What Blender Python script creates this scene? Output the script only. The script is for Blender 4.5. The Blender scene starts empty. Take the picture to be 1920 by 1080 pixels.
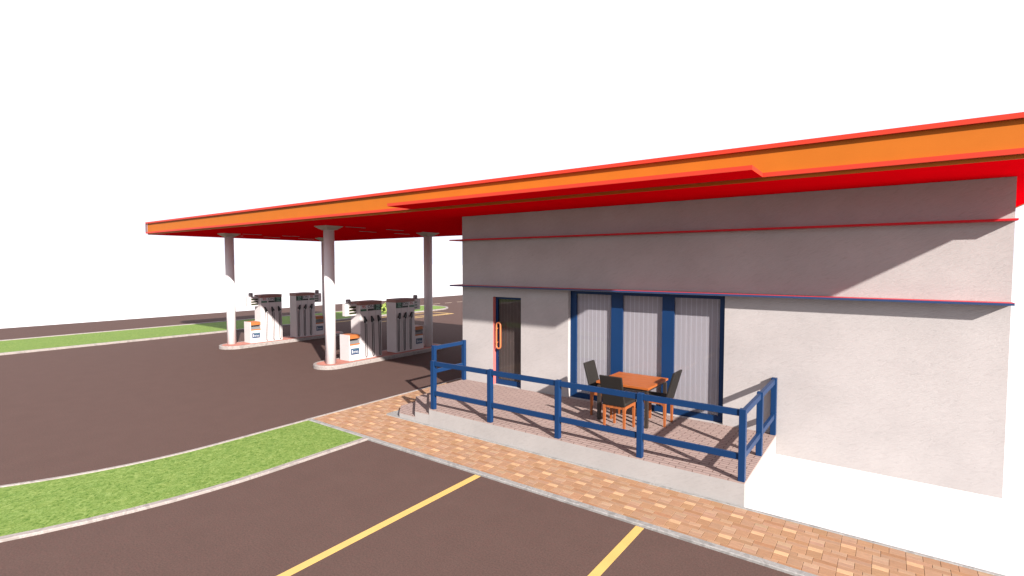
import bpy, bmesh, math, random
from mathutils import Vector, Matrix

random.seed(7)
sc = bpy.context.scene
C = sc.collection
R = math.radians

# ------------------------------------------------------------------ helpers
class MB:
    """collects faces, then links them as ONE mesh object"""
    def __init__(s):
        s.bm = bmesh.new()
    def poly(s, pts, mi=0):
        f = s.bm.faces.new([s.bm.verts.new(p) for p in pts]); f.material_index = mi; return f
    def box(s, x0, x1, y0, y1, z0, z1, mi=0, bev=0.0):
        b = bmesh.new() if bev else s.bm
        v = [b.verts.new((x, y, z)) for z in (z0, z1) for y in (y0, y1) for x in (x0, x1)]
        fs = [b.faces.new([v[i] for i in q]) for q in
              ((0, 2, 3, 1), (4, 5, 7, 6), (0, 1, 5, 4), (2, 6, 7, 3), (0, 4, 6, 2), (1, 3, 7, 5))]
        for f in fs: f.material_index = mi
        if bev:
            bmesh.ops.bevel(b, geom=b.edges[:], offset=bev, segments=2, affect='EDGES', profile=.5)
            for f in b.faces: f.material_index = mi
            s.merge(b)
        return s
    def merge(s, b):
        me = bpy.data.meshes.new('tmp'); b.to_mesh(me); b.free()
        s.bm.from_mesh(me); bpy.data.meshes.remove(me)
    def prism(s, pts, z0, z1, mi=0, bottom=True):
        n = len(pts)
        lo = [s.bm.verts.new((p[0], p[1], z0)) for p in pts]
        hi = [s.bm.verts.new((p[0], p[1], z1)) for p in pts]
        f = s.bm.faces.new(hi); f.material_index = mi
        if bottom: s.bm.faces.new(lo[::-1]).material_index = mi
        for i in range(n):
            s.bm.faces.new((lo[i], lo[(i+1) % n], hi[(i+1) % n], hi[i])).material_index = mi
        return s
    def extr(s, pts, org, u, v, w, mi=0):
        """closed outline pts (a,b) in the plane org+a*u+b*v, pushed out by vector w"""
        org, u, v, w = map(Vector, (org, u, v, w)); n = len(pts)
        lo = [s.bm.verts.new(org+u*a+v*b) for a, b in pts]
        hi = [s.bm.verts.new(org+u*a+v*b+w) for a, b in pts]
        s.bm.faces.new(hi).material_index = mi; s.bm.faces.new(lo[::-1]).material_index = mi
        for i in range(n):
            s.bm.faces.new((lo[i], lo[(i+1) % n], hi[(i+1) % n], hi[i])).material_index = mi
        return s
    def loft(s, rings, cap=True, mi=0):
        vs = [[s.bm.verts.new(p) for p in r] for r in rings]; n = len(rings[0])
        for a, b in zip(vs, vs[1:]):
            for i in range(n):
                f = s.bm.faces.new((a[i], a[(i+1) % n], b[(i+1) % n], b[i])); f.material_index = mi; f.smooth = True
        if cap:
            s.bm.faces.new(vs[0][::-1]); s.bm.faces.new(vs[-1])
        return s
    def cyl(s, x, y, z0, z1, r, n=32, r2=None):
        r2 = r if r2 is None else r2
        ring = lambda rr, z: [(x+rr*math.cos(2*math.pi*i/n), y+rr*math.sin(2*math.pi*i/n), z) for i in range(n)]
        return s.loft([ring(r, z0), ring(r2, z1)])
    def tube(s, pts, r, n=8, closed=False):
        P = [Vector(p) for p in pts]; m = len(P); rings = []
        nrm = None
        for i in range(m):
            a = P[(i-1) % m] if (closed or i > 0) else P[i]
            b = P[(i+1) % m] if (closed or i < m-1) else P[i]
            t = (b-a).normalized()
            if nrm is None:
                nrm = t.orthogonal().normalized()
            nrm = (nrm - t*nrm.dot(t)).normalized(); bi = t.cross(nrm)
            rings.append([P[i]+(nrm*math.cos(2*math.pi*k/n)+bi*math.sin(2*math.pi*k/n))*r for k in range(n)])
        if closed: rings.append(rings[0])
        vs = [[s.bm.verts.new(p) for p in q] for q in (rings[:-1] if closed else rings)]
        if closed: vs.append(vs[0])
        for a, b in zip(vs, vs[1:]):
            for i in range(n):
                f = s.bm.faces.new((a[i], a[(i+1) % n], b[(i+1) % n], b[i])); f.smooth = True
        if not closed:
            s.bm.faces.new(vs[0][::-1]); s.bm.faces.new(vs[-1])
        return s
    def build(s, name, mats, parent=None, world=True, recalc=True):
        if recalc: bmesh.ops.recalc_face_normals(s.bm, faces=s.bm.faces[:])
        me = bpy.data.meshes.new(name); s.bm.to_mesh(me); s.bm.free()
        for m in (mats if isinstance(mats, (list, tuple)) else [mats]): me.materials.append(m)
        o = bpy.data.objects.new(name, me); C.objects.link(o)
        if parent is not None:
            o.parent = parent
            if world:   # mesh was drawn in world coordinates: put it in the parent's frame
                M = parent.matrix_basis.copy()
                p = parent.parent
                while p is not None: M = p.matrix_basis @ M; p = p.parent
                me.transform(M.inverted())
        return o

def tag(o, label=None, cat=None, group=None, kind=None):
    if label: o['label'] = label
    if cat: o['category'] = cat
    if group: o['group'] = group
    if kind: o['kind'] = kind
    return o

def empty(name, loc, rz=0.0):
    o = bpy.data.objects.new(name, None); C.objects.link(o)
    o.location = loc; o.rotation_euler = (0, 0, rz); o.empty_display_size = .2
    return o

def copy_tree(o, parent=None):
    c = o.copy(); C.objects.link(c); c.parent = parent
    if o.parent is not None: c.matrix_parent_inverse = o.matrix_parent_inverse.copy()
    for ch in [k for k in C.objects if k.parent == o]: copy_tree(ch, c)
    return c

# ------------------------------------------------------------------ materials
def srgb(r, g, b):
    f = lambda c: (c/255/12.92) if c/255 <= .04045 else ((c/255+.055)/1.055)**2.4
    return (f(r), f(g), f(b), 1)

def mat(name, col, rough=.6, spec=.4, metal=0.0):
    m = bpy.data.materials.new(name); m.use_nodes = True
    b = m.node_tree.nodes['Principled BSDF']
    b.inputs['Base Color'].default_value = (*col[:3], 1)
    b.inputs['Roughness'].default_value = rough
    b.inputs['Specular IOR Level'].default_value = spec
    b.inputs['Metallic'].default_value = metal
    return m

def N(m, typ, **kw):
    n = m.node_tree.nodes.new(typ)
    for k, v in kw.items():
        if k in n.inputs: n.inputs[k].default_value = v
        else: setattr(n, k, v)
    return n
def L(m, a, ao, b, bi): m.node_tree.links.new(a.outputs[ao], b.inputs[bi])

def ramp(m, stops):
    n = m.node_tree.nodes.new('ShaderNodeValToRGB'); e = n.color_ramp.elements
    while len(e) < len(stops): e.new(.5)
    for k, (p, c) in zip(e, stops): k.position = p; k.color = (*c[:3], 1)
    return n

def coords(m, scale=(1, 1, 1), rot=(0, 0, 0)):
    g = m.node_tree.nodes.new('ShaderNodeNewGeometry')
    mp = m.node_tree.nodes.new('ShaderNodeMapping')
    mp.inputs['Scale'].default_value = scale; mp.inputs['Rotation'].default_value = rot
    L(m, g, 'Position', mp, 'Vector'); return mp

def bump(m, src, out, strength=.3, dist=.01):
    b = N(m, 'ShaderNodeBump', Strength=strength, Distance=dist)
    L(m, src, out, b, 'Height'); L(m, b, 'Normal', m.node_tree.nodes['Principled BSDF'], 'Normal'); return b

def k(c, s): return tuple(v*s for v in c[:3])

# asphalt
def m_asphalt():
    m = mat('asphalt', (.1, .06, .05), .9, .08); P = m.node_tree.nodes['Principled BSDF']
    mp = coords(m)
    n1 = N(m, 'ShaderNodeTexNoise', Scale=2.2, Detail=6.0, Roughness=.6); L(m, mp, 0, n1, 'Vector')
    mp3 = coords(m, (.7, 2.6, 1)); n3 = N(m, 'ShaderNodeTexNoise', Scale=9.0, Detail=5.0, Roughness=.75); L(m, mp3, 0, n3, 'Vector')
    n2 = N(m, 'ShaderNodeTexNoise', Scale=48.0, Detail=4.0, Roughness=.8); L(m, mp, 0, n2, 'Vector')
    base = (.069, .0425, .0355)
    r1 = ramp(m, [(.30, k(base, .96)), (.5, base), (.7, k(base, 1.04))]); L(m, n1, 'Fac', r1, 'Fac')
    r3 = ramp(m, [(.36, (.47, .49, .49)), (.5, (.5, .5, .5)), (.66, (.55, .49, .50))]); L(m, n3, 'Fac', r3, 'Fac')
    r2 = ramp(m, [(.34, (.30, .30, .31)), (.5, (.5, .5, .5)), (.68, (.72, .66, .66))]); L(m, n2, 'Fac', r2, 'Fac')
    a = N(m, 'ShaderNodeMix', data_type='RGBA', blend_type='OVERLAY'); a.inputs[0].default_value = .55
    L(m, r1, 'Color', a, 6); L(m, r3, 'Color', a, 7)
    b = N(m, 'ShaderNodeMix', data_type='RGBA', blend_type='OVERLAY'); b.inputs[0].default_value = .55
    L(m, a, 2, b, 6); L(m, r2, 'Color', b, 7); L(m, b, 2, P, 'Base Color')
    bump(m, n2, 'Fac', .35, .004); return m

def m_stucco(name, base, strength=.6):
    m = mat(name, base, .9, .15); P = m.node_tree.nodes['Principled BSDF']
    mp = coords(m, (1.0, 1.0, 1.0), (0, R(27), 0))
    sq = m.node_tree.nodes.new('ShaderNodeMapping'); sq.inputs['Scale'].default_value = (7, 7, 30)
    L(m, mp, 0, sq, 'Vector')
    n1 = N(m, 'ShaderNodeTexNoise', Scale=1.0, Detail=7.0, Roughness=.62, Distortion=1.4); L(m, sq, 0, n1, 'Vector')
    n2 = N(m, 'ShaderNodeTexNoise', Scale=1.3, Detail=4.0); L(m, mp, 0, n2, 'Vector')
    r = ramp(m, [(.3, k(base, .93)), (.7, k(base, 1.05))]); L(m, n2, 'Fac', r, 'Fac')
    r2 = ramp(m, [(.25, (.40, .40, .40)), (.45, (.5, .5, .5)), (.7, (.535, .535, .535))]); L(m, n1, 'Fac', r2, 'Fac')
    a = N(m, 'ShaderNodeMix', data_type='RGBA', blend_type='OVERLAY'); a.inputs[0].default_value = .6
    L(m, r, 'Color', a, 6); L(m, r2, 'Color', a, 7); L(m, a, 2, P, 'Base Color')
    bump(m, n1, 'Fac', strength, .008); return m

def m_grass():
    m = mat('grass_blades', (.07, .13, .026), .85, .12); P = m.node_tree.nodes['Principled BSDF']
    mp = coords(m, (1, 1, 1), (0, 0, R(35)))
    n1 = N(m, 'ShaderNodeTexNoise', Scale=19.0, Detail=7.0, Roughness=.72, Distortion=.9); L(m, mp, 0, n1, 'Vector')
    n2 = N(m, 'ShaderNodeTexNoise', Scale=5.5, Detail=3.0); L(m, mp, 0, n2, 'Vector')
    r1 = ramp(m, [(.34, (.034, .080, .009)), (.45, (.088, .138, .025)), (.56, (.124, .178, .042)), (.70, (.185, .236, .074))]); L(m, n1, 'Fac', r1, 'Fac')
    r2 = ramp(m, [(.3, (.42, .46, .42)), (.7, (.58, .54, .56))]); L(m, n2, 'Fac', r2, 'Fac')
    a = N(m, 'ShaderNodeMix', data_type='RGBA', blend_type='OVERLAY'); a.inputs[0].default_value = .6
    L(m, r1, 'Color', a, 6); L(m, r2, 'Color', a, 7); L(m, a, 2, P, 'Base Color')
    bump(m, n1, 'Fac', .5, .015); return m

def m_kerb(name='kerb_stone', base=(.185, .176, .166)):
    m = mat(name, base, .7, .3); P = m.node_tree.nodes['Principled BSDF']
    mp = coords(m, (1, 1, 1)); n1 = N(m, 'ShaderNodeTexNoise', Scale=3.4, Detail=5.0, Roughness=.55, Distortion=2.6); L(m, mp, 0, n1, 'Vector')
    r = ramp(m, [(.30, k(base, .72)), (.46, k(base, .92)), (.50, k(base, 1.22)), (.54, k(base, .95)), (.75, k(base, 1.08))]); L(m, n1, 'Fac', r, 'Fac')
    L(m, r, 'Color', P, 'Base Color'); bump(m, n1, 'Fac', .2, .01); return m

def m_deck():
    m = mat('terrace_brick', (.25, .18, .16), .85, .2); P = m.node_tree.nodes['Principled BSDF']
    mp = coords(m)
    b = m.node_tree.nodes.new('ShaderNodeTexBrick'); b.offset = .5
    for n_, v in (('Scale', 1.0), ('Mortar Size', .0065), ('Mortar Smooth', .25), ('Brick Width', .24), ('Row Height', .083),
                  ('Color1', (.240, .176, .155, 1)), ('Color2', (.220, .160, .142, 1)), ('Mortar', (.075, .044, .036, 1)), ('Bias', 0.0)):
        b.inputs[n_].default_value = v
    L(m, mp, 0, b, 'Vector')
    n1 = N(m, 'ShaderNodeTexNoise', Scale=22.0, Detail=5.0); L(m, mp, 0, n1, 'Vector')
    r = ramp(m, [(.3, (.44, .44, .44)), (.7, (.56, .56, .56))]); L(m, n1, 'Fac', r, 'Fac')
    a = N(m, 'ShaderNodeMix', data_type='RGBA', blend_type='OVERLAY'); a.inputs[0].default_value = .7
    L(m, b, 'Color', a, 6); L(m, r, 'Color', a, 7); L(m, a, 2, P, 'Base Color')
    iv = N(m, 'ShaderNodeMath', operation='SUBTRACT'); iv.inputs[0].default_value = 1.0; L(m, b, 'Fac', iv, 1)
    bump(m, iv, 0, .5, .006); return m

def m_paver():
    m = mat('path_block', (.2, .1, .05), .8, .25); P = m.node_tree.nodes['Principled BSDF']
    at = m.node_tree.nodes.new('ShaderNodeAttribute'); at.attribute_name = 'tone'
    mp = coords(m, (3, 9, 1)); n1 = N(m, 'ShaderNodeTexNoise', Scale=4.0, Detail=6.0, Roughness=.6); L(m, mp, 0, n1, 'Vector')
    r = ramp(m, [(.3, (.43, .43, .43)), (.7, (.57, .56, .55))]); L(m, n1, 'Fac', r, 'Fac')
    a = N(m, 'ShaderNodeMix', data_type='RGBA', blend_type='OVERLAY'); a.inputs[0].default_value = .8
    L(m, at, 'Color', a, 6); L(m, r, 'Color', a, 7); L(m, a, 2, P, 'Base Color')
    bump(m, n1, 'Fac', .2, .004); return m

def m_wood(name, base, axis=0):
    m = mat(name, base, .5, .35); P = m.node_tree.nodes['Principled BSDF']
    tc = m.node_tree.nodes.new('ShaderNodeTexCoord'); mp = m.node_tree.nodes.new('ShaderNodeMapping')
    sc_ = [38, 38, 38]; sc_[axis] = 2.5; mp.inputs['Scale'].default_value = sc_
    L(m, tc, 'Object', mp, 'Vector')
    n1 = N(m, 'ShaderNodeTexNoise', Scale=1.0, Detail=5.0, Distortion=.4); L(m, mp, 0, n1, 'Vector')
    r = ramp(m, [(.3, k(base, .72)), (.55, base), (.8, k(base, 1.18))]); L(m, n1, 'Fac', r, 'Fac')
    L(m, r, 'Color', P, 'Base Color'); bump(m, n1, 'Fac', .12, .003); return m

def m_paint(name, base, rough=.45, var=.05, spec=.4):
    m = mat(name, base, rough, spec); P = m.node_tree.nodes['Principled BSDF']
    mp = coords(m); n1 = N(m, 'ShaderNodeTexNoise', Scale=3.0, Detail=5.0); L(m, mp, 0, n1, 'Vector')
    r = ramp(m, [(.3, k(base, 1-var)), (.7, k(base, 1+var))]); L(m, n1, 'Fac', r, 'Fac')
    L(m, r, 'Color', P, 'Base Color'); return m

def m_glass(name, tint, refl=.06, shade=1.0):
    m = bpy.data.materials.new(name); m.use_nodes = True; nt = m.node_tree; nt.nodes.clear()
    o = nt.nodes.new('ShaderNodeOutputMaterial'); t = nt.nodes.new('ShaderNodeBsdfTransparent'); g = nt.nodes.new('ShaderNodeBsdfGlossy')
    t.inputs['Color'].default_value = (*tint, 1); g.inputs['Roughness'].default_value = .02; g.inputs['Color'].default_value = (shade, shade, shade, 1)
    f = nt.nodes.new('ShaderNodeFresnel'); f.inputs['IOR'].default_value = 1.45
    mx = nt.nodes.new('ShaderNodeMixShader'); ge = nt.nodes.new('ShaderNodeNewGeometry')
    iv = nt.nodes.new('ShaderNodeMath'); iv.operation = 'SUBTRACT'; iv.inputs[0].default_value = 1.0; nt.links.new(ge.outputs['Backfacing'], iv.inputs[1])
    mu = nt.nodes.new('ShaderNodeMath'); mu.operation = 'MULTIPLY'; nt.links.new(f.outputs[0], mu.inputs[0]); nt.links.new(iv.outputs[0], mu.inputs[1])
    nt.links.new(mu.outputs[0], mx.inputs[0]); nt.links.new(t.outputs[0], mx.inputs[1]); nt.links.new(g.outputs[0], mx.inputs[2])
    nt.links.new(mx.outputs[0], o.inputs['Surface']); return m

M = dict(
    asphalt=m_asphalt(),
    ground=m_paint('pale_ground', (.49, .48, .475), .9, .03, .1),
    stucco=m_stucco('wall_render', (.286, .264, .254)),
    plinth=m_stucco('terrace_render', (.250, .236, .225), .25),
    grass=m_grass(), kerb=m_kerb(), kerb2=m_kerb('pale_kerb', (.205, .178, .163)),
    deck=m_deck(), paver=m_paver(), grout=m_paint('joint_sand', (.13, .075, .048), .95),
    yellow=m_paint('yellow_paint', (.40, .262, .078), .6), palepaint=m_paint('pale_marking', (.36, .29, .22), .6),
    orange=m_paint('orange_panel', (.315, .086, .0085), .6, .03, .08), flange=m_paint('red_trim', (.36, .028, .014), .5, .03, .12),
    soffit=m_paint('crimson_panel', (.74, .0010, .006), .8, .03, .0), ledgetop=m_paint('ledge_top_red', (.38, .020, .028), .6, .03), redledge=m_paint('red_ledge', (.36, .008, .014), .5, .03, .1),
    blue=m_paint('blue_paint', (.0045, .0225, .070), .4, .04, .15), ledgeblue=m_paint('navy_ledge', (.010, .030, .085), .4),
    glass=m_glass('window_glass', (.93, .93, .95)), darkglass=m_glass('tinted_glass', (.64, .61, .60)),
    curtain=mat('pale_curtain', (.36, .33, .33), .9, .1), darkin=m_paint('interior_wall', (.20, .17, .15), .9),
    handle=m_paint('orange_handle', (.40, .115, .04), .35), reveal=m_paint('salmon_reveal', (.36, .085, .075), .8),
    column=m_paint('column_paint', (.57, .53, .52), .7, .02, .1), capital=m_paint('capital_paint', (.33, .29, .24), .6),
    island=m_paint('island_brick', (.30, .115, .085), .85, .12),
    pump=m_paint('pump_panel', (.42, .385, .375), .45, .03), rim=m_paint('pump_seam', (.22, .20, .20), .5),
    brown=m_paint('brown_hood', (.19, .080, .062), .5, .1), black=mat('black_rubber', (.008, .008, .008), .45, .4),
    hose=mat('hose_rubber', (.004, .003, .003), .5, .3), metal=mat('spout_metal', (.45, .45, .45), .3, .5, .8),
    olive=mat('display_screen', (.022, .026, .008), .25, .5), porange=m_paint('dispenser_orange', (.30, .088, .020), .6),
    greysh=m_paint('dispenser_inner', (.12, .12, .12), .6), navy=m_paint('badge_navy', (.018, .04, .085), .4),
    white=m_paint('lettering_white', (.40, .40, .40), .5, .02), green=m_paint('label_green', (.02, .085, .045), .5),
    dkgreen=m_paint('label_dark_green', (.008, .04, .02), .5), mint=m_paint('lettering_mint', (.14, .26, .20), .5),
    red=m_paint('lettering_red', (.30, .025, .02), .5), ink=mat('lettering_black', (.008, .008, .008), .5),
    wood=m_wood('table_wood', (.262, .068, .0115), 0), legwood=m_wood('chair_wood', (.235, .066, .017), 2),
    chair=m_paint('charcoal_cushion', (.011, .009, .0075), .7, .1, .25), tleg=m_paint('dark_table_leg', (.020, .014, .011), .5),
    lamp=m_paint('fixture_white', (.26, .16, .16), .5), roof=m_paint('roof_sheet', (.12, .12, .12), .8),
    endcap=m_paint('fascia_end', (.10, .055, .06), .5),
)
# curtain: thin paler vertical stripes in the base colour
def _cur():
    m = M['curtain']; P = m.node_tree.nodes['Principled BSDF']; mp = coords(m, (1, 0, 0))
    w = N(m, 'ShaderNodeTexWave', wave_type='BANDS', bands_direction='X', wave_profile='SIN', Scale=3.3, Distortion=.6, Detail=1.0); w.inputs['Detail Scale'].default_value = .6; L(m, mp, 0, w, 'Vector')
    r = ramp(m, [(.80, (.268, .254, .252)), (.93, (.275, .262, .260)), (.985, (.35, .342, .345))]); L(m, w, 'Fac', r, 'Fac'); L(m, r, 'Color', P, 'Base Color')
_cur()

# ------------------------------------------------------------------ lettering
def text_part(name, s, size, mtl, parent, loc, rot, depth=.0015, sx=1.0):
    cu = bpy.data.curves.new(name, 'FONT'); cu.body = s; cu.size = size; cu.extrude = depth
    cu.align_x = 'CENTER'; cu.align_y = 'CENTER'; cu.resolution_u = 3; cu.offset = size*.012
    t = bpy.data.objects.new(name, cu); C.objects.link(t)
    bpy.context.view_layer.update()
    me = bpy.data.meshes.new_from_object(t.evaluated_get(bpy.context.evaluated_depsgraph_get()))
    C.objects.unlink(t); bpy.data.objects.remove(t); bpy.data.curves.remove(cu)
    me.name = name; me.materials.clear(); me.materials.append(mtl)
    me.transform(Matrix.Translation(loc) @ rot @ Matrix.Diagonal((sx, 1, 1, 1)))
    o = bpy.data.objects.new(name, me); C.objects.link(o); o.parent = parent
    return o
# text reads left-to-right along +Y on a face that looks towards +X (and the reverse on the -X face)
ROT_PX = Matrix(((0, 0, 1, 0), (1, 0, 0, 0), (0, 1, 0, 0), (0, 0, 0, 1)))
ROT_MX = Matrix(((0, 0, -1, 0), (-1, 0, 0, 0), (0, 1, 0, 0), (0, 0, 0, 1)))

# ------------------------------------------------------------------ ground, roads, kerbs
W = 9.71            # street face of the shop wall
o = MB().box(-1600, 1600, -1600, 1600, -.40, -.02).build('ground', M['ground']); tag(o, kind='structure', label='pale bare ground around the filling station')
o = MB().prism([(-36.3, -40), (14, -40), (14, 6.0), (-9.78, 6.0), (-9.78, 70), (-36.3, 70)], -.015, 0).build('road', M['asphalt'])
tag(o, kind='structure', label='brown asphalt forecourt and parking area')
o = MB().prism([(-8.72, 7.27), (16, 7.27), (16, 30), (-8.72, 30)], -.015, 0.003).build('ground', M['ground']); tag(o, kind='structure', label='bare white ground beside the shop wall')
o = MB().prism([(-9.78, 7.27), (-8.72, 7.27), (-8.72, 6.0), (14, 6.0), (14, 7.27), (-8.72, 7.27), (-8.72, 30), (-9.78, 30)][:0] or
               [(-9.78, 6.0), (14, 6.0), (14, 7.27), (-8.72, 7.27), (-8.72, 30), (-9.78, 30)], -.015, .006).build('path_bed', M['grout']); tag(o, kind='structure', label='dark joint bed of the block path')

# block path: every block its own bevelled slab, one sheet of paving
UX, UY = .151, .0763
CELL = [  # (half-units x, row, width in half-units, height in rows, tone)
    (0, 0, 2, 1, 'A'), (2, 0, 3, 1, 'L1'), (5, 0, 3, 1, 'L2'),
    (0, 1, 2, 2, 'S1'), (2, 1, 2, 2, 'S2'), (4, 1, 2, 1, 'M'), (6, 1, 2, 2, 'S3'), (4, 2, 2, 1, 'N'),
    (1, 3, 3, 1, 'L3'), (4, 3, 3, 1, 'L4'), (7, 3, 2, 1, 'M2')]
TONE = dict(A=(.345, .215, .122), L1=(0.220, 0.123, 0.069), L2=(0.229, 0.134, 0.083), S1=(0.231, 0.129, 0.069), S2=(0.235, 0.138, 0.083),
            M=(0.250, 0.161, 0.102), S3=(0.231, 0.129, 0.073), N=(0.237, 0.141, 0.091), L3=(0.212, 0.110, 0.058), L4=(0.223, 0.128, 0.077), M2=(0.246, 0.152, 0.094))
def paving(rects, z0, z1, x_org, y_org):
    bm = bmesh.new()
    cols = []
    g = .0016; ch = .0025
    xa = min(r[0] for r in rects); xb = max(r[1] for r in rects); ya = min(r[2] for r in rects); yb = max(r[3] for r in rects)
    ny0 = int((y_org-yb)/(4*UY))-2; ny1 = int((y_org-ya)/(4*UY))+2
    for j in range(ny0, ny1+1):
        for i in range(int((xa-x_org)/(4*UX))-3-abs(0), int((xb-x_org)/(4*UX))+3):
            sh = (j % 2)*2*UX
            for hx, ry, wx, hy, tn in CELL:
                X0 = x_org+i*4*UX+sh+hx*UX/2; X1 = X0+wx*UX/2
                Y1 = y_org-(j*4+ry)*UY; Y0 = Y1-hy*UY
                for rx0, rx1, ry0, ry1 in rects:
                    a, b, c, d = max(X0, rx0), min(X1, rx1), max(Y0, ry0), min(Y1, ry1)
                    if b-a < .012 or d-c < .012: continue
                    a += g; b -= g; c += g; d -= g
                    zt = z1+random.uniform(-.0006, .0006)
                    base = [bm.verts.new(p) for p in ((a, c, z0), (b, c, z0), (b, d, z0), (a, d, z0))]
                    mid = [bm.verts.new(p) for p in ((a, c, zt-ch), (b, c, zt-ch), (b, d, zt-ch), (a, d, zt-ch))]
                    top = [bm.verts.new(p) for p in ((a+ch, c+ch, zt), (b-ch, c+ch, zt), (b-ch, d-ch, zt), (a+ch, d-ch, zt))]
                    v = random.uniform(.93, 1.07); col = tuple(q*v*random.uniform(.98, 1.02) for q in TONE[tn])
                    bm.faces.new(top); cols.append(col)
                    for q in range(4):
                        bm.faces.new((mid[q], mid[(q+1) % 4], top[(q+1) % 4], top[q])); cols.append(col)
                        bm.faces.new((base[q], base[(q+1) % 4], mid[(q+1) % 4], mid[q])); cols.append(col)
    me = bpy.data.meshes.new('pavement'); bm.to_mesh(me); bm.free()
    at = me.color_attributes.new('tone', 'FLOAT_COLOR', 'CORNER')
    for p, c in zip(me.polygons, cols):
        for li in p.loop_indices: at.data[li].color = (*c, 1)
    me.materials.append(M['paver'])
    ob = bpy.data.objects.new('pavement', me); C.objects.link(ob); return ob
o = paving([(-9.70, 13.9, 6.09, 7.205), (-9.70, -8.72, 7.205, 18.0)], .004, .020, -3.375, 6.99)
tag(o, kind='structure', label='tan and peach block path between the terrace and the parking bays')

def kerb_run(pts, w, h, mtl, label, name='kerb'):
    """pts: centre line; a bevelled kerb of width w"""
    P = [Vector((p[0], p[1])) for p in pts]; ns = []
    for i in range(len(P)):
        a = P[max(i-1, 0)]; b = P[min(i+1, len(P)-1)]; t = (b-a).normalized(); ns.append(Vector((-t.y, t.x)))
    b = MB(); rings = []
    for p, n in zip(P, ns):
        prof = [(-w/2, -.01), (-w/2, h-.008), (-w/2+.008, h), (w/2-.008, h), (w/2, h-.008), (w/2, -.01)]
        rings.append([(p.x+n.x*s, p.y+n.y*s, z) for s, z in prof])
    b.loft(rings)
    for f in b.bm.faces: f.smooth = False
    o = b.build(name, mtl); tag(o, kind='structure', label=label); return o

kerb_run([(-9.70, 6.035), (14, 6.035)], .095, .034, M['kerb'], 'grey veined kerb between block path and parking bays')
kerb_run([(-8.68, 7.24), (14, 7.24)], .055, .024, M['kerb'], 'thin grey kerb strip along the foot of the terrace')
kerb_run([(-9.745, 5.99), (-9.745, 30)], .07, .026, M['kerb2'], 'thin pale kerb between block path and forecourt')
# concrete slab that carries the steps
o = MB().prism([(-8.74, 7.27), (-7.35, 7.27), (-7.35, 7.5), (-8.60, 8.75), (-8.60, 9.70), (-8.74, 9.70)], .0, .020).build('path_slab', M['kerb']); tag(o, kind='structure', label='pale concrete slab under the terrace steps')

# curved grass verge between parking bays and forecourt
cx, cy, RR, RL = -15.2, 4.15, 7.42, 5.50
def arc(r, n=26): return [(cx+r*math.cos(t), cy-r*math.sin(t)) for t in [R(90)*i/n for i in range(n+1)]]
right = [(cx+RR, 5.985)]+arc(RR); left = [(cx+RL, 5.985)]+arc(RL)
def verge_mesh(inner, outer, z):
    b = MB()
    for i in range(len(inner)-1):
        steps = 6
        for s_ in range(steps):
            f = lambda p, q, t: (p[0]+(q[0]-p[0])*t, p[1]+(q[1]-p[1])*t, z)
            t0, t1 = s_/steps, (s_+1)/steps
            b.poly([f(inner[i], outer[i], t0), f(inner[i], outer[i], t1), f(inner[i+1], outer[i+1], t1), f(inner[i+1], outer[i+1], t0)])
    bmesh.ops.remove_doubles(b.bm, verts=b.bm.verts[:], dist=1e-5)
    return b
gr_in, gr_out = [(cx+RL+.03, 5.985)]+arc(RL+.03), [(cx+RR-.04, 5.985)]+arc(RR-.04)
gr_in.append((cx-30, gr_in[-1][1])); gr_out.append((cx-30, gr_out[-1][1]))
o = verge_mesh(gr_in, gr_out, .022).build('grass', M['grass'])
if o.data.polygons[0].normal.z < 0: o.data.flip_normals()
tag(o, kind='stuff', label='bright green mown grass on the curved verge beside the parking bays')
kerb_run(right+[(cx-30, right[-1][1])], .105, .036, M['kerb2'], 'pale kerb along the parking side of the curved grass verge')
kerb_run(left+[(cx-30, left[-1][1])], .070, .036, M['kerb2'], 'pale kerb along the forecourt side of the curved grass verge')
kerb_run([(-9.66, 6.02), (-7.80, 6.02)], .06, .037, M['kerb'], 'grey kerb where the grass verge meets the block path')

# far grass strip with a rounded end
def strip_outline(x0, x1, y0, y1, n=24):
    r = (x1-x0)/2; c = (x0+x1)/2
    return [(x1, y0), (x1, y1-r)]+[(c+r*math.cos(R(180)*i/n), y1-r+r*math.sin(R(180)*i/n)) for i in range(1, n)]+[(x0, y1-r), (x0, y0)]
o = MB().prism(strip_outline(-29.95, -25.75, -30, 28.3), -.005, .05).build('grass', M['grass']); tag(o, kind='stuff', label='long green grass strip between the forecourt and the far road')
kerb_run(strip_outline(-30.02, -25.68, -30, 28.37), .16, .075, M['kerb2'], 'pale kerb round the far grass strip')

# painted markings
def marking(x0, x1, y0, y1, mtl, label, z=.004):
    o = MB().prism([(x0, y0), (x1, y0), (x1, y1), (x0, y1)], .0005, z).build('road_marking', mtl); tag(o, kind='structure', label=label); return o
marking(-5.095, -4.985, 0.2, 5.975, M['yellow'], 'yellow parking bay line, the left one of the two')
marking(-2.458, -2.352, 0.2, 5.975, M['yellow'], 'yellow parking bay line, the right one of the two')
marking(.20, .305, 0.2, 5.975, M['yellow'], 'yellow parking bay line beyond the picture edge')
b = MB()
def seg(b, p, q, w, z0=.0005, z1=.004):
    p, q = Vector(p), Vector(q); t = (q-p).normalized(); n = Vector((-t.y, t.x))*w/2
    b.prism([tuple(p+n), tuple(p-n), tuple(q-n), tuple(q+n)][::-1], z0, z1)
seg(b, (-25.05, 17.0), (-25.05, 24.85), .13); seg(b, (-23.15, 17.0), (-23.15, 24.85), .13); seg(b, (-25.12, 24.92), (-23.08, 24.92), .13, .0005, .0045)
seg(b, (-24.1, 20.5), (-23.35, 24.7), .13, .0005, .005)
o = b.build('road_marking', M['yellow']); tag(o, kind='structure', label='yellow outlined bay painted beside the far grass strip')
b = MB()
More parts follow.
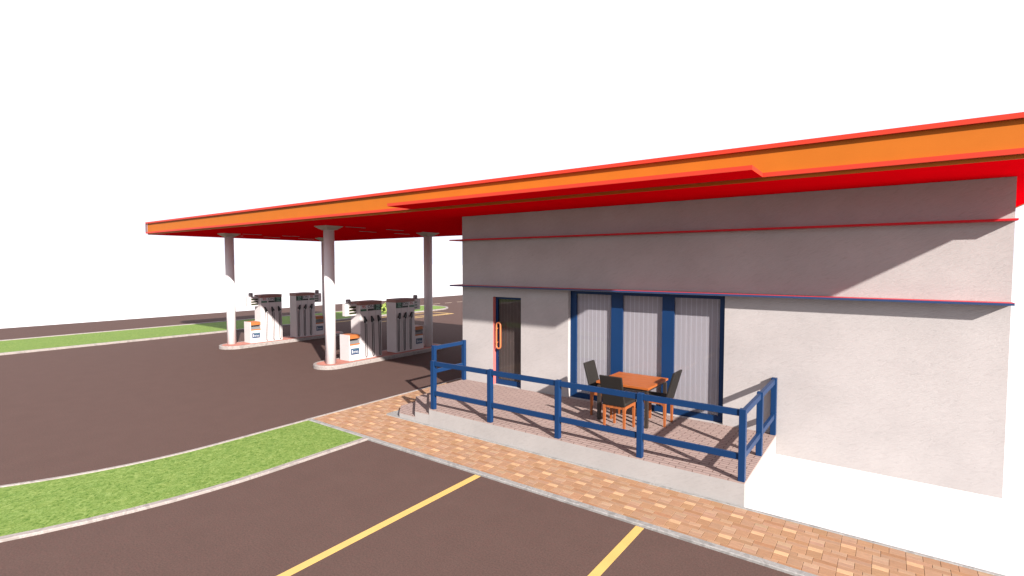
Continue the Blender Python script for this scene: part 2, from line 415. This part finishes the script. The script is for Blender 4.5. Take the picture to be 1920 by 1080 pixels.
for i in range(14): seg(b, (-29.9, 29.8+1.45*i), (-29.9, 30.62+1.45*i), .11)
o = b.build('road_marking', M['palepaint']); tag(o, kind='structure', label='dashed pale centre line of the far road')

# ------------------------------------------------------------------ terrace with steps
T = empty('raised_terrace', (-4.9, 8.4, 0)); tag(T, 'raised white terrace with pinkish brick floor and two corner steps in front of the shop', 'terrace')
DT = .35
top = [(-7.42, 7.27), (-1.47, 7.27), (-1.47, 9.70), (-8.64, 9.70), (-8.64, 8.49)]
MB().prism(top, .001, DT-.02).build('plinth', M['plinth'], T)
MB().prism(top, DT-.02, DT).build('paving', M['deck'], T)
for (c0, c1, zt) in ((7.86, 8.03, .24), (8.30, 7.62, .12)):
    if zt == .24: pts = [(-7.83, 7.27), (-7.422, 7.27), (-8.642, 8.488), (-8.66, 8.50), (-8.66, 8.07)]
    else: pts = [(-8.31, 7.27), (-7.832, 7.27), (-8.662, 8.07), (-8.68, 8.09), (-8.68, 7.64)]
    st = MB().prism(pts, .0205, zt-.015).build('step', M['plinth'], T)
    MB().prism(pts, zt-.015, zt).build('tread', M['deck'], st)

# ------------------------------------------------------------------ blue railings
def rail_post(par, x, y, zt=1.335):
    MB().box(x-.043, x+.043, y-.043, y+.043, DT, zt, bev=.004).build('post', M['blue'], par)
def bar(par, p, q, z0, z1, w=.05, bev=.003):
    b = MB(); p, q = Vector(p), Vector(q); t = (q-p).normalized(); n = Vector((-t.y, t.x))*w/2
    b.prism([tuple(p+n), tuple(p-n), tuple(q-n), tuple(q+n)], z0, z1)
    bmesh.ops.recalc_face_normals(b.bm, faces=b.bm.faces[:])
    bmesh.ops.bevel(b.bm, geom=b.bm.edges[:], offset=bev, segments=2, affect='EDGES')
    b.build('rail', M['blue'], par)
fr = empty('railing', (-4.4, 7.315, DT)); tag(fr, 'long blue two-bar railing round the front and right side of the terrace', 'railing')
fx = [-7.335, -5.87, -4.41, -2.96, -1.515]; yf = 7.318
for x in fx: rail_post(fr, x, yf)
for y in (8.47, 9.655): rail_post(fr, -1.515, y)
for a, b_ in zip(fx, fx[1:]):
    for z0, z1 in ((1.235, 1.322), (.635, .722)): bar(fr, (a+.0425, yf), (b_-.0425, yf), z0, z1)
ys = [yf, 8.47, 9.655]
for a, b_ in zip(ys, ys[1:]):
    for z0, z1 in ((1.235, 1.322), (.635, .722)): bar(fr, (-1.515, a+.0425), (-1.515, b_-.0425), z0, z1)
lr = empty('railing', (-8.59, 9.1, DT)); tag(lr, 'short blue two-bar railing at the left end of the terrace by the wall corner', 'railing')
for y in (8.60, 9.655): rail_post(lr, -8.595, y, 1.36)
for z0, z1 in ((1.255, 1.342), (.70, .787)): bar(lr, (-8.595, 8.6425), (-8.595, 9.6125), z0, z1)

# ------------------------------------------------------------------ shop building
B = empty('shop_building', (-3.6, 12.8, 0)); tag(B, 'long off-white rendered shop with a glass door and a wide blue-framed window', 'building')
XL, XR, YB, ZT = -8.68, 1.38, 15.8, 4.468
TH = .25
HOLES = [(-7.695, -6.865, DT, 2.49), (-5.60, -2.355, DT, 2.70)]
b = MB()
xs = sorted({XL, XR, *[h[0] for h in HOLES], *[h[1] for h in HOLES]}); zs = sorted({0.0, DT, 2.49, 2.70, ZT})
for y, flip in ((W, False), (W+TH, True)):
    for x0, x1 in zip(xs, xs[1:]):
        for z0, z1 in zip(zs, zs[1:]):
            cxm, czm = (x0+x1)/2, (z0+z1)/2
            if any(h[0] < cxm < h[1] and h[2] < czm < h[3] for h in HOLES): continue
            b.poly([(x0, y, z0), (x1, y, z0), (x1, y, z1), (x0, y, z1)][::-1 if flip else 1])
for h in HOLES:
    x0, x1, z0, z1 = h
    for p, q in (((x0, z0), (x0, z1)), ((x0, z1), (x1, z1)), ((x1, z1), (x1, z0)), ((x1, z0), (x0, z0))):
        b.poly([(p[0], W, p[1]), (p[0], W+TH, p[1]), (q[0], W+TH, q[1]), (q[0], W, q[1])])
# side and back walls, top rims
for (x0, x1, y0, y1) in ((XL, XL+TH, W+TH, YB), (XR-TH, XR, W+TH, YB), (XL+TH, XR-TH, YB-TH, YB)):
    b.box(x0, x1, y0, y1, 0, ZT)
b.poly([(XL, W, ZT), (XR, W, ZT), (XR, W+TH, ZT), (XL, W+TH, ZT)])
for x in (XL, XR): b.poly([(x, W, 0), (x, W+TH, 0), (x, W+TH, ZT), (x, W, ZT)])
b.build('wall', M['stucco'], B, recalc=False)
MB().box(XL+TH+.002, XR-TH-.002, W+TH+.002, YB-TH-.002, .30, .345).build('interior_floor', M['darkin'], B)

# ledges that run along the wall and back along the left side
def ledge(name, z0, z1, mtl, parent):
    b = MB(); b.prism([(-8.93, 9.50), (1.385, 9.50), (1.385, W-.001), (XL-.001, W-.001), (XL-.001, YB), (-8.93, YB)], z0, z1)
    return b.build(name, mtl, parent)
ledge('ledge', 3.862, 3.890, M['redledge'], B)['label'] = 'thin red upper ledge along the wall'
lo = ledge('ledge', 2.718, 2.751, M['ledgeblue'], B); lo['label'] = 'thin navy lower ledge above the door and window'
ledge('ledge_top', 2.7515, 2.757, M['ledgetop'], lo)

# window: three panes in one blue frame
YF = W+.10
win = MB()
x0, x1, z0, z1 = -5.598, -2.357, DT+.002, 2.698
gl = [(-5.455, -4.63), (-4.375, -3.545), (-3.31, -2.46)]; gz0, gz1 = .462, 2.635
win.box(x0, x1, YF, YF+.05, z0, gz0); win.box(x0, x1, YF, YF+.05, gz1, z1)
e = [x0]+[v for g_ in gl for v in g_]+[x1]
for a, c in zip(e[::2], e[1::2]): win.box(a, c, YF+.0005, YF+.0495, gz0, gz1)
wo = win.build('window', M['blue'], B)
for i, (a, c) in enumerate(gl):
    MB().box(a, c, YF+.018, YF+.026, gz0, gz1).build('pane', M['glass'], wo)
# door
d = MB(); x0, x1, z0, z1 = -7.693, -6.867, DT+.002, 2.488
ga, gc, dz0, dz1 = -7.625, -6.92, .47, 2.435
d.box(x0, x1, YF, YF+.05, z0, dz0); d.box(x0, x1, YF, YF+.05, dz1, z1)
d.box(x0, ga, YF+.0005, YF+.0495, dz0, dz1); d.box(gc, x1, YF+.0005, YF+.0495, dz0, dz1)
do = d.build('door', M['blue'], B)
MB().box(ga, gc, YF+.018, YF+.026, dz0, dz1).build('pane', M['darkglass'], do)
hx, hy, r_ = -7.545, W-.0, .062
pts = []
for i in range(13): a = R(180)*i/12; pts.append((hx+r_*math.cos(a), hy+.02, 1.80+r_*math.sin(a)))
for i in range(13): a = R(180)+R(180)*i/12; pts.append((hx+r_*math.cos(a), hy+.02, 1.30+r_*math.sin(a)))
hb = MB().tube(pts, .020, 10, closed=True)
hb.tube([(hx-r_, hy+.02, 1.72), (hx-r_, YF+.001, 1.72)], .014); hb.tube([(hx-r_, hy+.02, 1.38), (hx-r_, YF+.001, 1.38)], .014)
hb.build('handle', M['handle'], do)
MB().box(-7.6935, -7.688, W+.003, YF-.001, DT+.003, 2.485).build('reveal_panel', M['reveal'], B)

# curtains behind the glass
def curtain(xa, xb, z0, z1, y, label, mtl, amp=.018):
    b = MB(); n = int((xb-xa)/.008); vs = []
    ph = random.uniform(0, 6)
    for i in range(n+1):
        x = xa+(xb-xa)*i/n
        yy = y+amp*math.sin(x*52+ph+1.3*math.sin(x*7))+.0006*math.sin(x*131)
        vs.append((x, yy))
    # a thin sheet with thickness
    for i in range(n):
        (xa_, ya_), (xb_, yb_) = vs[i], vs[i+1]
        for dy, rev in ((0, False), (.004, True)):
            b.poly([(xa_, ya_+dy, z0), (xb_, yb_+dy, z0), (xb_, yb_+dy, z1), (xa_, ya_+dy, z1)][::-1 if rev else 1])
    bmesh.ops.remove_doubles(b.bm, verts=b.bm.verts[:], dist=1e-5)
    for f in b.bm.faces: f.smooth = True
    o = b.build('curtain', mtl, recalc=False); tag(o, label, 'curtain', 'curtains behind the shop glass'); return o
curtain(-5.58, -4.50, .36, 2.69, W+.165, 'pale pleated curtain behind the left window pane', M['curtain'], .0004)
curtain(-4.50, -3.42, .36, 2.69, W+.165, 'pale pleated curtain behind the middle window pane', M['curtain'], .0004)
curtain(-3.42, -2.37, .36, 2.69, W+.165, 'pale pleated curtain behind the right window pane', M['curtain'], .0004)
curtain(-7.69, -6.87, .36, 2.48, W+.165, 'dim curtain behind the tinted glass of the door', M['curtain'], .0004)

# ------------------------------------------------------------------ canopy roof over shop and forecourt
K = empty('canopy', (-11, 12, 0)); tag(K, 'huge flat orange and red canopy roof reaching from the shop over the pumps', 'canopy')
CX0, CX1, CY0, CY1, CZ = -24.34, 2.17, 8.10, 16.10, 4.47
MB().box(CX0+.04, CX1-.04, CY0+.04, CY1-.04, CZ+.002, CZ+.06).build('ceiling_panel', M['soffit'], K)
MB().box(CX0+.04, CX1-.04, CY0+.04, CY1-.04, 4.86, 4.90).build('roof_panel', M['roof'], K)
def ring(b, x0, x1, y0, y1, t, z0, z1):
    b.box(x0, x1, y0, y0+t, z0, z1); b.box(x0, x1, y1-t, y1, z0, z1)
    b.box(x0, x0+t, y0+t, y1-t, z0, z1); b.box(x1-t, x1, y0+t, y1-t, z0, z1)
b = MB(); ring(b, CX0, CX1, CY0, CY1, .04, CZ, 4.93); b.build('fascia', M['orange'], K)
b = MB(); ring(b, CX0-.055, CX1+.055, CY0-.055, CY1+.055, .0545, 4.515, 4.577); b.build('lower_trim', M['flange'], K)
b = MB(); ring(b, CX0-.055, CX1+.055, CY0-.055, CY1+.055, .10, 4.930, 4.975)
b.box(CX0-.055, CX1+.055, CY0-.055, CY0-.001, 4.912, 4.9299); b.box(CX0-.055, CX1+.055, CY1+.001, CY1+.055, 4.912, 4.9299); b.build('upper_trim', M['flange'], K)
MB().box(CX0-.057, CX0-.01, CY0-.057, CY0-.002, 4.578, 4.911).build('corner_trim', M['endcap'], K)
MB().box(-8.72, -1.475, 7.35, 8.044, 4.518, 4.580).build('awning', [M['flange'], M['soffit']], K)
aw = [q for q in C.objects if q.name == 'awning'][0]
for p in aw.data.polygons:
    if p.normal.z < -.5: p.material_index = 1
for (x, y) in ((-14.23, 9.64), (-14.23, 13.95), (-20.90, 9.70), (-20.90, 13.95)):
    c = MB().cyl(x, y, .118, 4.36, .162, 40).build('column', M['column'], K)
    b = MB(); lo_, hi_ = .15, .31
    b.loft([[(x-lo_, y-lo_, 4.345), (x+lo_, y-lo_, 4.345), (x+lo_, y+lo_, 4.345), (x-lo_, y+lo_, 4.345)],
            [(x-hi_, y-hi_, 4.452), (x+hi_, y-hi_, 4.452), (x+hi_, y+hi_, 4.452), (x-hi_, y+hi_, 4.452)],
            [(x-hi_, y-hi_, 4.471), (x+hi_, y-hi_, 4.471), (x+hi_, y+hi_, 4.471), (x-hi_, y+hi_, 4.471)]])
    for f in b.bm.faces: f.smooth = False
    b.build('capital', M['capital'], c)

# ceiling lights: surface strips on the canopy ceiling
fx_root = None
rows = [(-13.95, 'near island, shop side'), (-15.45, 'near island, road side'),
        (-20.56, 'far island, shop side'), (-22.10, 'far island, road side')]
cols_ = [(10.45, 'front of row'), (12.10, 'middle of row'), (13.75, 'back of row')]
for x, rl in rows:
    for y, cl in cols_:
        if fx_root is None:
            t = fx_root = empty('ceiling_light', (x, y, CZ))
            MB().box(x-.035, x+.035, y-.38, y+.38, CZ-.010, CZ+.001, bev=.002).build('housing', M['lamp'], t)
            MB().box(x-.022, x+.022, y-.36, y+.36, CZ-.0125, CZ-.0102).build('diffuser', M['lamp'], t)
        else:
            t = copy_tree(fx_root); t.location = (x, y, CZ)
        tag(t, 'pale ceiling strip light over '+rl+', '+cl, 'ceiling light', 'strip lights under the canopy')

# ------------------------------------------------------------------ pump islands
def stadium(cx_, y0, y1, r, n=20):
    return [(cx_+r*math.cos(R(180)*i/n), y1-r+r*math.sin(R(180)*i/n)) for i in range(n+1)] + \
           [(cx_-r*math.cos(R(180)*i/n), y0+r-r*math.sin(R(180)*i/n)) for i in range(n+1)]
for xc, lab in ((-14.29, 'near'), (-20.65, 'far')):
    I = empty('pump_island', (xc, 11.85, 0)); tag(I, 'raised reddish island with pale rounded kerb under the '+lab+' pair of pumps', 'island', 'pump islands')
    outer, inner = stadium(xc, 9.15, 14.55, .55), stadium(xc, 9.25, 14.45, .45)
    b = MB(); n = len(outer)
    for i in range(n):
        j = (i+1) % n
        b.poly([(*outer[i], 0), (*outer[j], 0), (*outer[j], .10), (*outer[i], .10)])
        m0 = [(outer[q][0]*.9+inner[q][0]*.1, outer[q][1]*.9+inner[q][1]*.1) for q in (i, j)]
        b.poly([(*outer[i], .10), (*outer[j], .10), (*m0[1], .12), (*m0[0], .12)])
        b.poly([(*m0[0], .12), (*m0[1], .12), (*inner[j], .12), (*inner[i], .12)])
        b.poly([(*inner[i], .12), (*inner[j], .12), (*inner[j], .10), (*inner[i], .10)])
    bmesh.ops.remove_doubles(b.bm, verts=b.bm.verts[:], dist=1e-5)
    b.build('kerb_edge', M['kerb2'], I)
    MB().prism(inner, .0, .117).build('island_top', M['island'], I)

# ------------------------------------------------------------------ fuel pumps (drawn round 0,0,0; the display box end points to -Y)
def make_pump():
    P = empty('fuel_pump', (0, 0, 0))
    hx_, hy_ = .25, .445
    MB().box(-hx_, hx_, -hy_, hy_, 0, 1.79, bev=.006).build('cabinet', M['pump'], P)
    hd = MB(); hd.box(-hx_-.004, hx_+.004, -hy_-.004, hy_+.004, 1.7905, 1.895)
    h = 1.895; e_ = .012
    hd.loft([[(-hx_-e_, -hy_-e_, h+.0005), (hx_+e_, -hy_-e_, h+.0005), (hx_+e_, hy_+e_, h+.0005), (-hx_-e_, hy_+e_, h+.0005)],
             [(-hx_-e_, -hy_-e_, h+.012), (hx_+e_, -hy_-e_, h+.012), (hx_+e_, hy_+e_, h+.012), (-hx_-e_, hy_+e_, h+.012)],
             [(-.03, -.1, h+.036), (.03, -.1, h+.036), (.03, .1, h+.036), (-.03, .1, h+.036)]])
    for f in hd.bm.faces: f.smooth = False
    hd.build('hood', M['brown'], P)
    for s in (1, -1):
        X = s*hx_; rot = ROT_PX if s > 0 else ROT_MX
        def plate(name, y0, y1, z0, z1, mtl, t=.004, par=P):
            return MB().box(min(X+s*.0003, X+s*t), max(X+s*.0003, X+s*t), y0, y1, z0, z1).build(name, mtl, par)
        # header: 95 / ON / 98 Pb, 95 is always next to the display box
        p95 = plate('header_panel', -.440, -.145, 1.675, 1.786, M['white']); plate('stripe', -.425, -.185, 1.590, 1.660, M['green'])
        pon = plate('header_panel', -.143, .125, 1.675, 1.786, M['white']); plate('stripe', -.130, .12, 1.590, 1.660, M['ink'])
        p98 = plate('header_panel', .128, .440, 1.590, 1.786, M['dkgreen'])
        text_part('lettering', '95', .135, M['red'], p95, (X+s*.0055, -.29, 1.728), rot, sx=1.15)
        text_part('lettering', 'ON', .135, M['ink'], pon, (X+s*.0055, -.01, 1.728), rot, sx=1.2)
        text_part('lettering', '98', .130, M['mint'], p98, (X+s*.0055, .29, 1.738), rot, sx=1.3)
        text_part('lettering', 'Pb', .112, M['mint'], p98, (X+s*.0055, .29, 1.640), rot, sx=1.3)
        for q, yc in enumerate((-.235, .055, .335)):
            # nozzle boot and gun
            g_ = MB()
            dirn = 1
            pts_ = [(-.052, .165), (-.028, .175), (.016, .10), (.060, .035), (.064, .005), (.030, -.005), (.012, .020), (-.004, -.035), (-.026, -.045), (-.046, .02)]
            g_.extr([(a*dirn, b_) for a, b_ in pts_], (X+s*.002, yc-.02, 1.245), (0, 1, 0), (0, 0, 1), (s*.055, 0, 0))
            nz = g_.build('nozzle', M['black'], P)
            MB().tube([(X+s*.035, yc+.030, 1.245), (X+s*.032, yc+.034, 1.18)], .010).build('spout', M['metal'], nz)
            # hose: down, round and up again
            hpts = [(X+s*.03, yc-.038, 1.225), (X+s*.028, yc-.030, 1.0), (X+s*.026, yc-.024, .6), (X+s*.026, yc-.02, .10),
                    (X+s*.026, yc-.008, .055), (X+s*.026, yc+.012, .045), (X+s*.026, yc+.030, .055), (X+s*.026, yc+.040, .10), (X+s*.026, yc+.040, .6), (X+s*.026, yc+.036, 1.17)]
            MB().tube(hpts, .0105, 7).build('hose', M['hose'], P)
        for yc in (-.09, .195):
            plate('seam', yc-.004, yc+.004, .02, 1.57, M['rim'], .003)
    # display box on the narrow end with a round beacon on top
    db = MB().box(-.075, .075, -.895, -hy_-.0005, 1.455, 1.852, bev=.006).build('display_box', M['pump'], P)
    for s in (1, -1):
        for z0 in (1.700, 1.600, 1.505):
            MB().box(min(s*.0755, s*.080), max(s*.0755, s*.080), -.745, -.475, z0, z0+.065).build('screen', M['olive'], db)
    b = MB(); b.cyl(0, -.72, 1.853, 1.985, .083, 24); b.loft([[(.083*math.cos(2*math.pi*i/24), -.72+.083*math.sin(2*math.pi*i/24), 1.9855) for i in range(24)],
                                                           [(.06*math.cos(2*math.pi*i/24), -.72+.06*math.sin(2*math.pi*i/24), 2.0) for i in range(24)]])
    b.build('beacon', M['rim'], db)
    return P
pump = make_pump()
pl = [((-14.29, 11.085, .117), 0, 'white three-nozzle fuel pump on the near island, first behind the front column'),
      ((-14.29, 12.615, .117), math.pi, 'white three-nozzle fuel pump on the near island, fully shaded one'),
      ((-20.65, 11.085, .117), 0, 'white three-nozzle fuel pump on the far island, half sunlit one'),
      ((-20.65, 12.615, .117), math.pi, 'white three-nozzle fuel pump on the far island, fully shaded one')]
for i, (loc, rz, lab) in enumerate(pl):
    t = pump if i == 0 else copy_tree(pump)
    t.location = loc; t.rotation_euler = (0, 0, rz)
    tag(t, lab, 'fuel pump', 'fuel pumps under the canopy')

def make_cabinet():
    P = empty('service_cabinet', (0, 0, 0))
    hx_, hy_ = .25, .22
    b = MB(); b.box(-hx_, hx_, -hy_, hy_, 0, .50, bev=.005)
    b.box(-hx_, hx_, -hy_, -hy_+.022, .5005, .845); b.box(-hx_, hx_, hy_-.022, hy_, .5005, .845); b.build('cabinet', M['pump'], P)
    MB().box(-hx_+.03, hx_-.03, -hy_+.0225, hy_-.0225, .5005, .645).build('paper_tray', M['greysh'], P)
    b = MB(); b.box(-hx_+.003, hx_-.003, -hy_+.0225, hy_-.0225, .715, .815, bev=.004)
    b.box(-hx_+.02, hx_-.02, -hy_+.05, hy_-.05, .8155, .840, bev=.004); b.build('hood', M['porange'], P)
    b = MB()
    for s in (1, -1): b.box(min(s*(hx_-.0295), s*(hx_-.002)), max(s*(hx_-.0295), s*(hx_-.002)), -hy_+.0225, hy_-.0225, .5005, .545)
    b.build('sill', M['porange'], P)
    for s in (1, -1):
        X = s*hx_; rot = ROT_PX if s > 0 else ROT_MX
        bd = MB().box(min(X+s*.0003, X+s*.006), max(X+s*.0003, X+s*.006), -.155, .165, .195, .400).build('badge', M['navy'], P)
        MB().box(min(X+s*.0063, X+s*.008), max(X+s*.0063, X+s*.008), -.075 if s > 0 else -.14, .150 if s > 0 else .085, .366, .374).build('stripe', M['mint'], bd)
        text_part('lettering', 'I', .165, M['white'], bd, (X+s*.0075, -.108*s+.005, .290), rot, sx=1.3)
        text_part('lettering', 'PETROL', .092, M['white'], bd, (X+s*.0075, .030*s+.005, .272), rot, sx=.64)
    return P
cab = make_cabinet()
cl_ = [((-14.29, 10.418, .117), 0, 'sunlit low white cabinet with orange hood on the near island'),
       ((-14.29, 13.282, .117), math.pi, 'shaded low white cabinet with orange hood on the near island by the back column'),
       ((-20.65, 10.418, .117), 0, 'sunlit low white cabinet with orange hood on the far island'),
       ((-20.65, 13.282, .117), math.pi, 'shaded low white cabinet with orange hood on the far island behind the pump')]
for i, (loc, rz, lab) in enumerate(cl_):
    t = cab if i == 0 else copy_tree(cab)
    t.location = loc; t.rotation_euler = (0, 0, rz)
    tag(t, lab, 'cabinet', 'towel cabinets beside the pumps')

# ------------------------------------------------------------------ terrace table and chairs
TB = empty('dining_table', (-3.865, 9.15, DT)); tag(TB, 'square orange wooden table with dark metal legs on the terrace', 'table')
b = MB(); x0, x1, y0, y1 = -4.375, -3.355, 8.645, 9.665
for i in range(5):
    a = x0+(x1-x0)*0; yy0 = y0+(y1-y0)*i/5; yy1 = y0+(y1-y0)*(i+1)/5
    b.box(x0, x1, yy0+.001, yy1-.001, 1.043, 1.082, bev=.0025)
b.build('table_top', M['wood'], TB)
b = MB()
ring(b, x0+.03, x1-.03, y0+.03, y1-.03, .03, 1.00, 1.0425); b.build('apron', M['tleg'], TB)
for x in (x0+.045, x1-.045):
    for y in (y0+.045, y1-.045): MB().box(x-.03, x+.03, y-.03, y+.03, DT, .9995, bev=.003).build('leg', M['tleg'], TB)

def make_chair():
    # local frame: back of the chair at -Y, sitter looks to +Y
    P = empty('dining_chair', (0, 0, 0))
    w = .21
    b = MB(); prof = []
    # seat cushion with rounded front and a soft crown
    b.box(-w, w, -.20, .235, .455, .515, bev=.018)
    for v in b.bm.verts:
        if v.co.z > .50: v.co.z += .012*(1-(v.co.x/w)**2)*(1-((v.co.y-.017)/.22)**2)
    for f in b.bm.faces: f.smooth = True
    b.build('seat', M['chair'], P)
    lean = .15
    b = MB(); b.box(-w, w, -.245, -.202, .455, 1.0, bev=.012)
    for v in b.bm.verts: v.co.y -= lean*max(0, (v.co.z-.47)/.53)
    b.build('backrest', M['chair'], P)
    fr_ = MB(); fr_.box(-w+.045, w-.045, -.225, -.195, .405, .4545); fr_.box(-w+.045, w-.045, .19, .22, .405, .4545)
    fr_.box(-w+.004, -w+.034, -.19, .185, .405, .4545); fr_.box(w-.034, w-.004, -.19, .185, .405, .4545)
    for sx in (-1, 1):   # small curved brackets
        for yb, sy in ((-.19, 1), (.185, -1)):
            pts_ = [(0, 0)]+[(.07*(1-math.sin(R(90)*i/6)), -.07*(1-math.cos(R(90)*i/6))) for i in range(7)]
            fr_.extr([(a*sy, b_) for a, b_ in pts_], (sx*(w-.034) if sx > 0 else -w+.004, yb, .405), (0, 1, 0), (0, 0, 1), (.03, 0, 0))
    fr_.build('seat_frame', M['legwood'], P)
    for sx in (-1, 1):
        for y in (-.21, .205):
            b = MB(); x = sx*(w-.0225)
            t_, u_ = .0225, .017
            q = lambda r, z, dy=0: [(x-r, y-r+dy, z), (x+r, y-r+dy, z), (x+r, y+r+dy, z), (x-r, y+r+dy, z)]
            b.loft([q(u_, 0), q(t_, .40), q(t_, .4545)])
            for f in b.bm.faces: f.smooth = False
            b.build('leg', M['legwood'], P)
    return P
ch = make_chair()
spots = [((-3.80, 8.42, DT), 0, 'black padded dining chair with its back to the railing, in front of the table'),
         ((-4.36, 9.03, DT), -math.pi/2, 'black padded dining chair at the left side of the terrace table'),
         ((-3.37, 9.13, DT), math.pi/2, 'black padded dining chair at the right side of the terrace table')]
for i, (loc, rz, lab) in enumerate(spots):
    t = ch if i == 0 else copy_tree(ch)
    t.location = loc; t.rotation_euler = (0, 0, rz); tag(t, lab, 'chair', 'chairs round the terrace table')

# ------------------------------------------------------------------ shrub on the far strip
S = empty('shrub', (-26.9, 22.35, .05)); tag(S, 'small yellow-green shrub with dark tips on the far grass strip', 'shrub')
b = MB(); rnd = random.Random(3)
mleaf = mat('shrub_leaf', (.27, .33, .08), .7, .2); mdark = mat('shrub_dark_leaf', (.025, .04, .008), .7, .2)
for i in range(900):
    u, v_, w_ = rnd.gauss(0, 1), rnd.gauss(0, 1), rnd.gauss(0, 1); n_ = math.sqrt(u*u+v_*v_+w_*w_); rr = .27*(.55+.45*rnd.random())*(1+.25*math.sin(3*u+2*v_))
    p = Vector((-26.9+u/n_*rr, 22.35+v_/n_*rr, .36+w_/n_*rr*1.1)); s_ = rnd.uniform(.03, .06)
    a = Vector((rnd.uniform(-1, 1), rnd.uniform(-1, 1), rnd.uniform(-1, 1))).normalized(); c = a.orthogonal().normalized()
    dark = 1 if (math.sin(p.x*9)*math.sin(p.y*8+1)*math.sin(p.z*11+2) > .05) else 0
    b.poly([p-a*s_, p-c*s_*.5, p+a*s_, p+c*s_*.5], dark)
b.build('foliage', [mleaf, mdark], S, recalc=False)
MB().cyl(-26.9, 22.35, .045, .35, .03, 10, .015).build('stem', M['brown'], S)

# ------------------------------------------------------------------ light, sky, camera
Ldir = Vector((1.68, -.885, 1.0)).normalized()
sd = bpy.data.lights.new('sun', 'SUN'); sd.energy = 3.9; sd.angle = R(.9); sd.color = (1.0, .945, .90)
so = bpy.data.objects.new('sun', sd); C.objects.link(so); so.rotation_euler = Ldir.to_track_quat('Z', 'Y').to_euler(); so.location = (20, -12, 14)
w = bpy.data.worlds.new('World'); sc.world = w; w.use_nodes = True
bg = w.node_tree.nodes['Background']; bg.inputs['Color'].default_value = (.93, .945, 1.08, 1); bg.inputs['Strength'].default_value = .325

sc.view_settings.view_transform = 'Standard'; sc.view_settings.look = 'None'; sc.view_settings.gamma = 1; sc.view_settings.exposure = 1.93
sc.view_settings.use_curve_mapping = False
cd = bpy.data.cameras.new('camera'); cam = bpy.data.objects.new('camera', cd); C.objects.link(cam); sc.camera = cam
cd.sensor_width = 36; cd.lens = 18.0; cd.clip_end = 4000; cd.clip_start = .05
yaw = math.atan((1665-960)/961); pit = math.atan(45/960)
cam.location = (0, 0, 3.28); cam.rotation_euler = (math.pi/2-pit, 0, yaw)
sc.cycles.max_bounces = 8; sc.cycles.diffuse_bounces = 5; sc.cycles.transparent_max_bounces = 12
sc.cycles.use_denoising = True
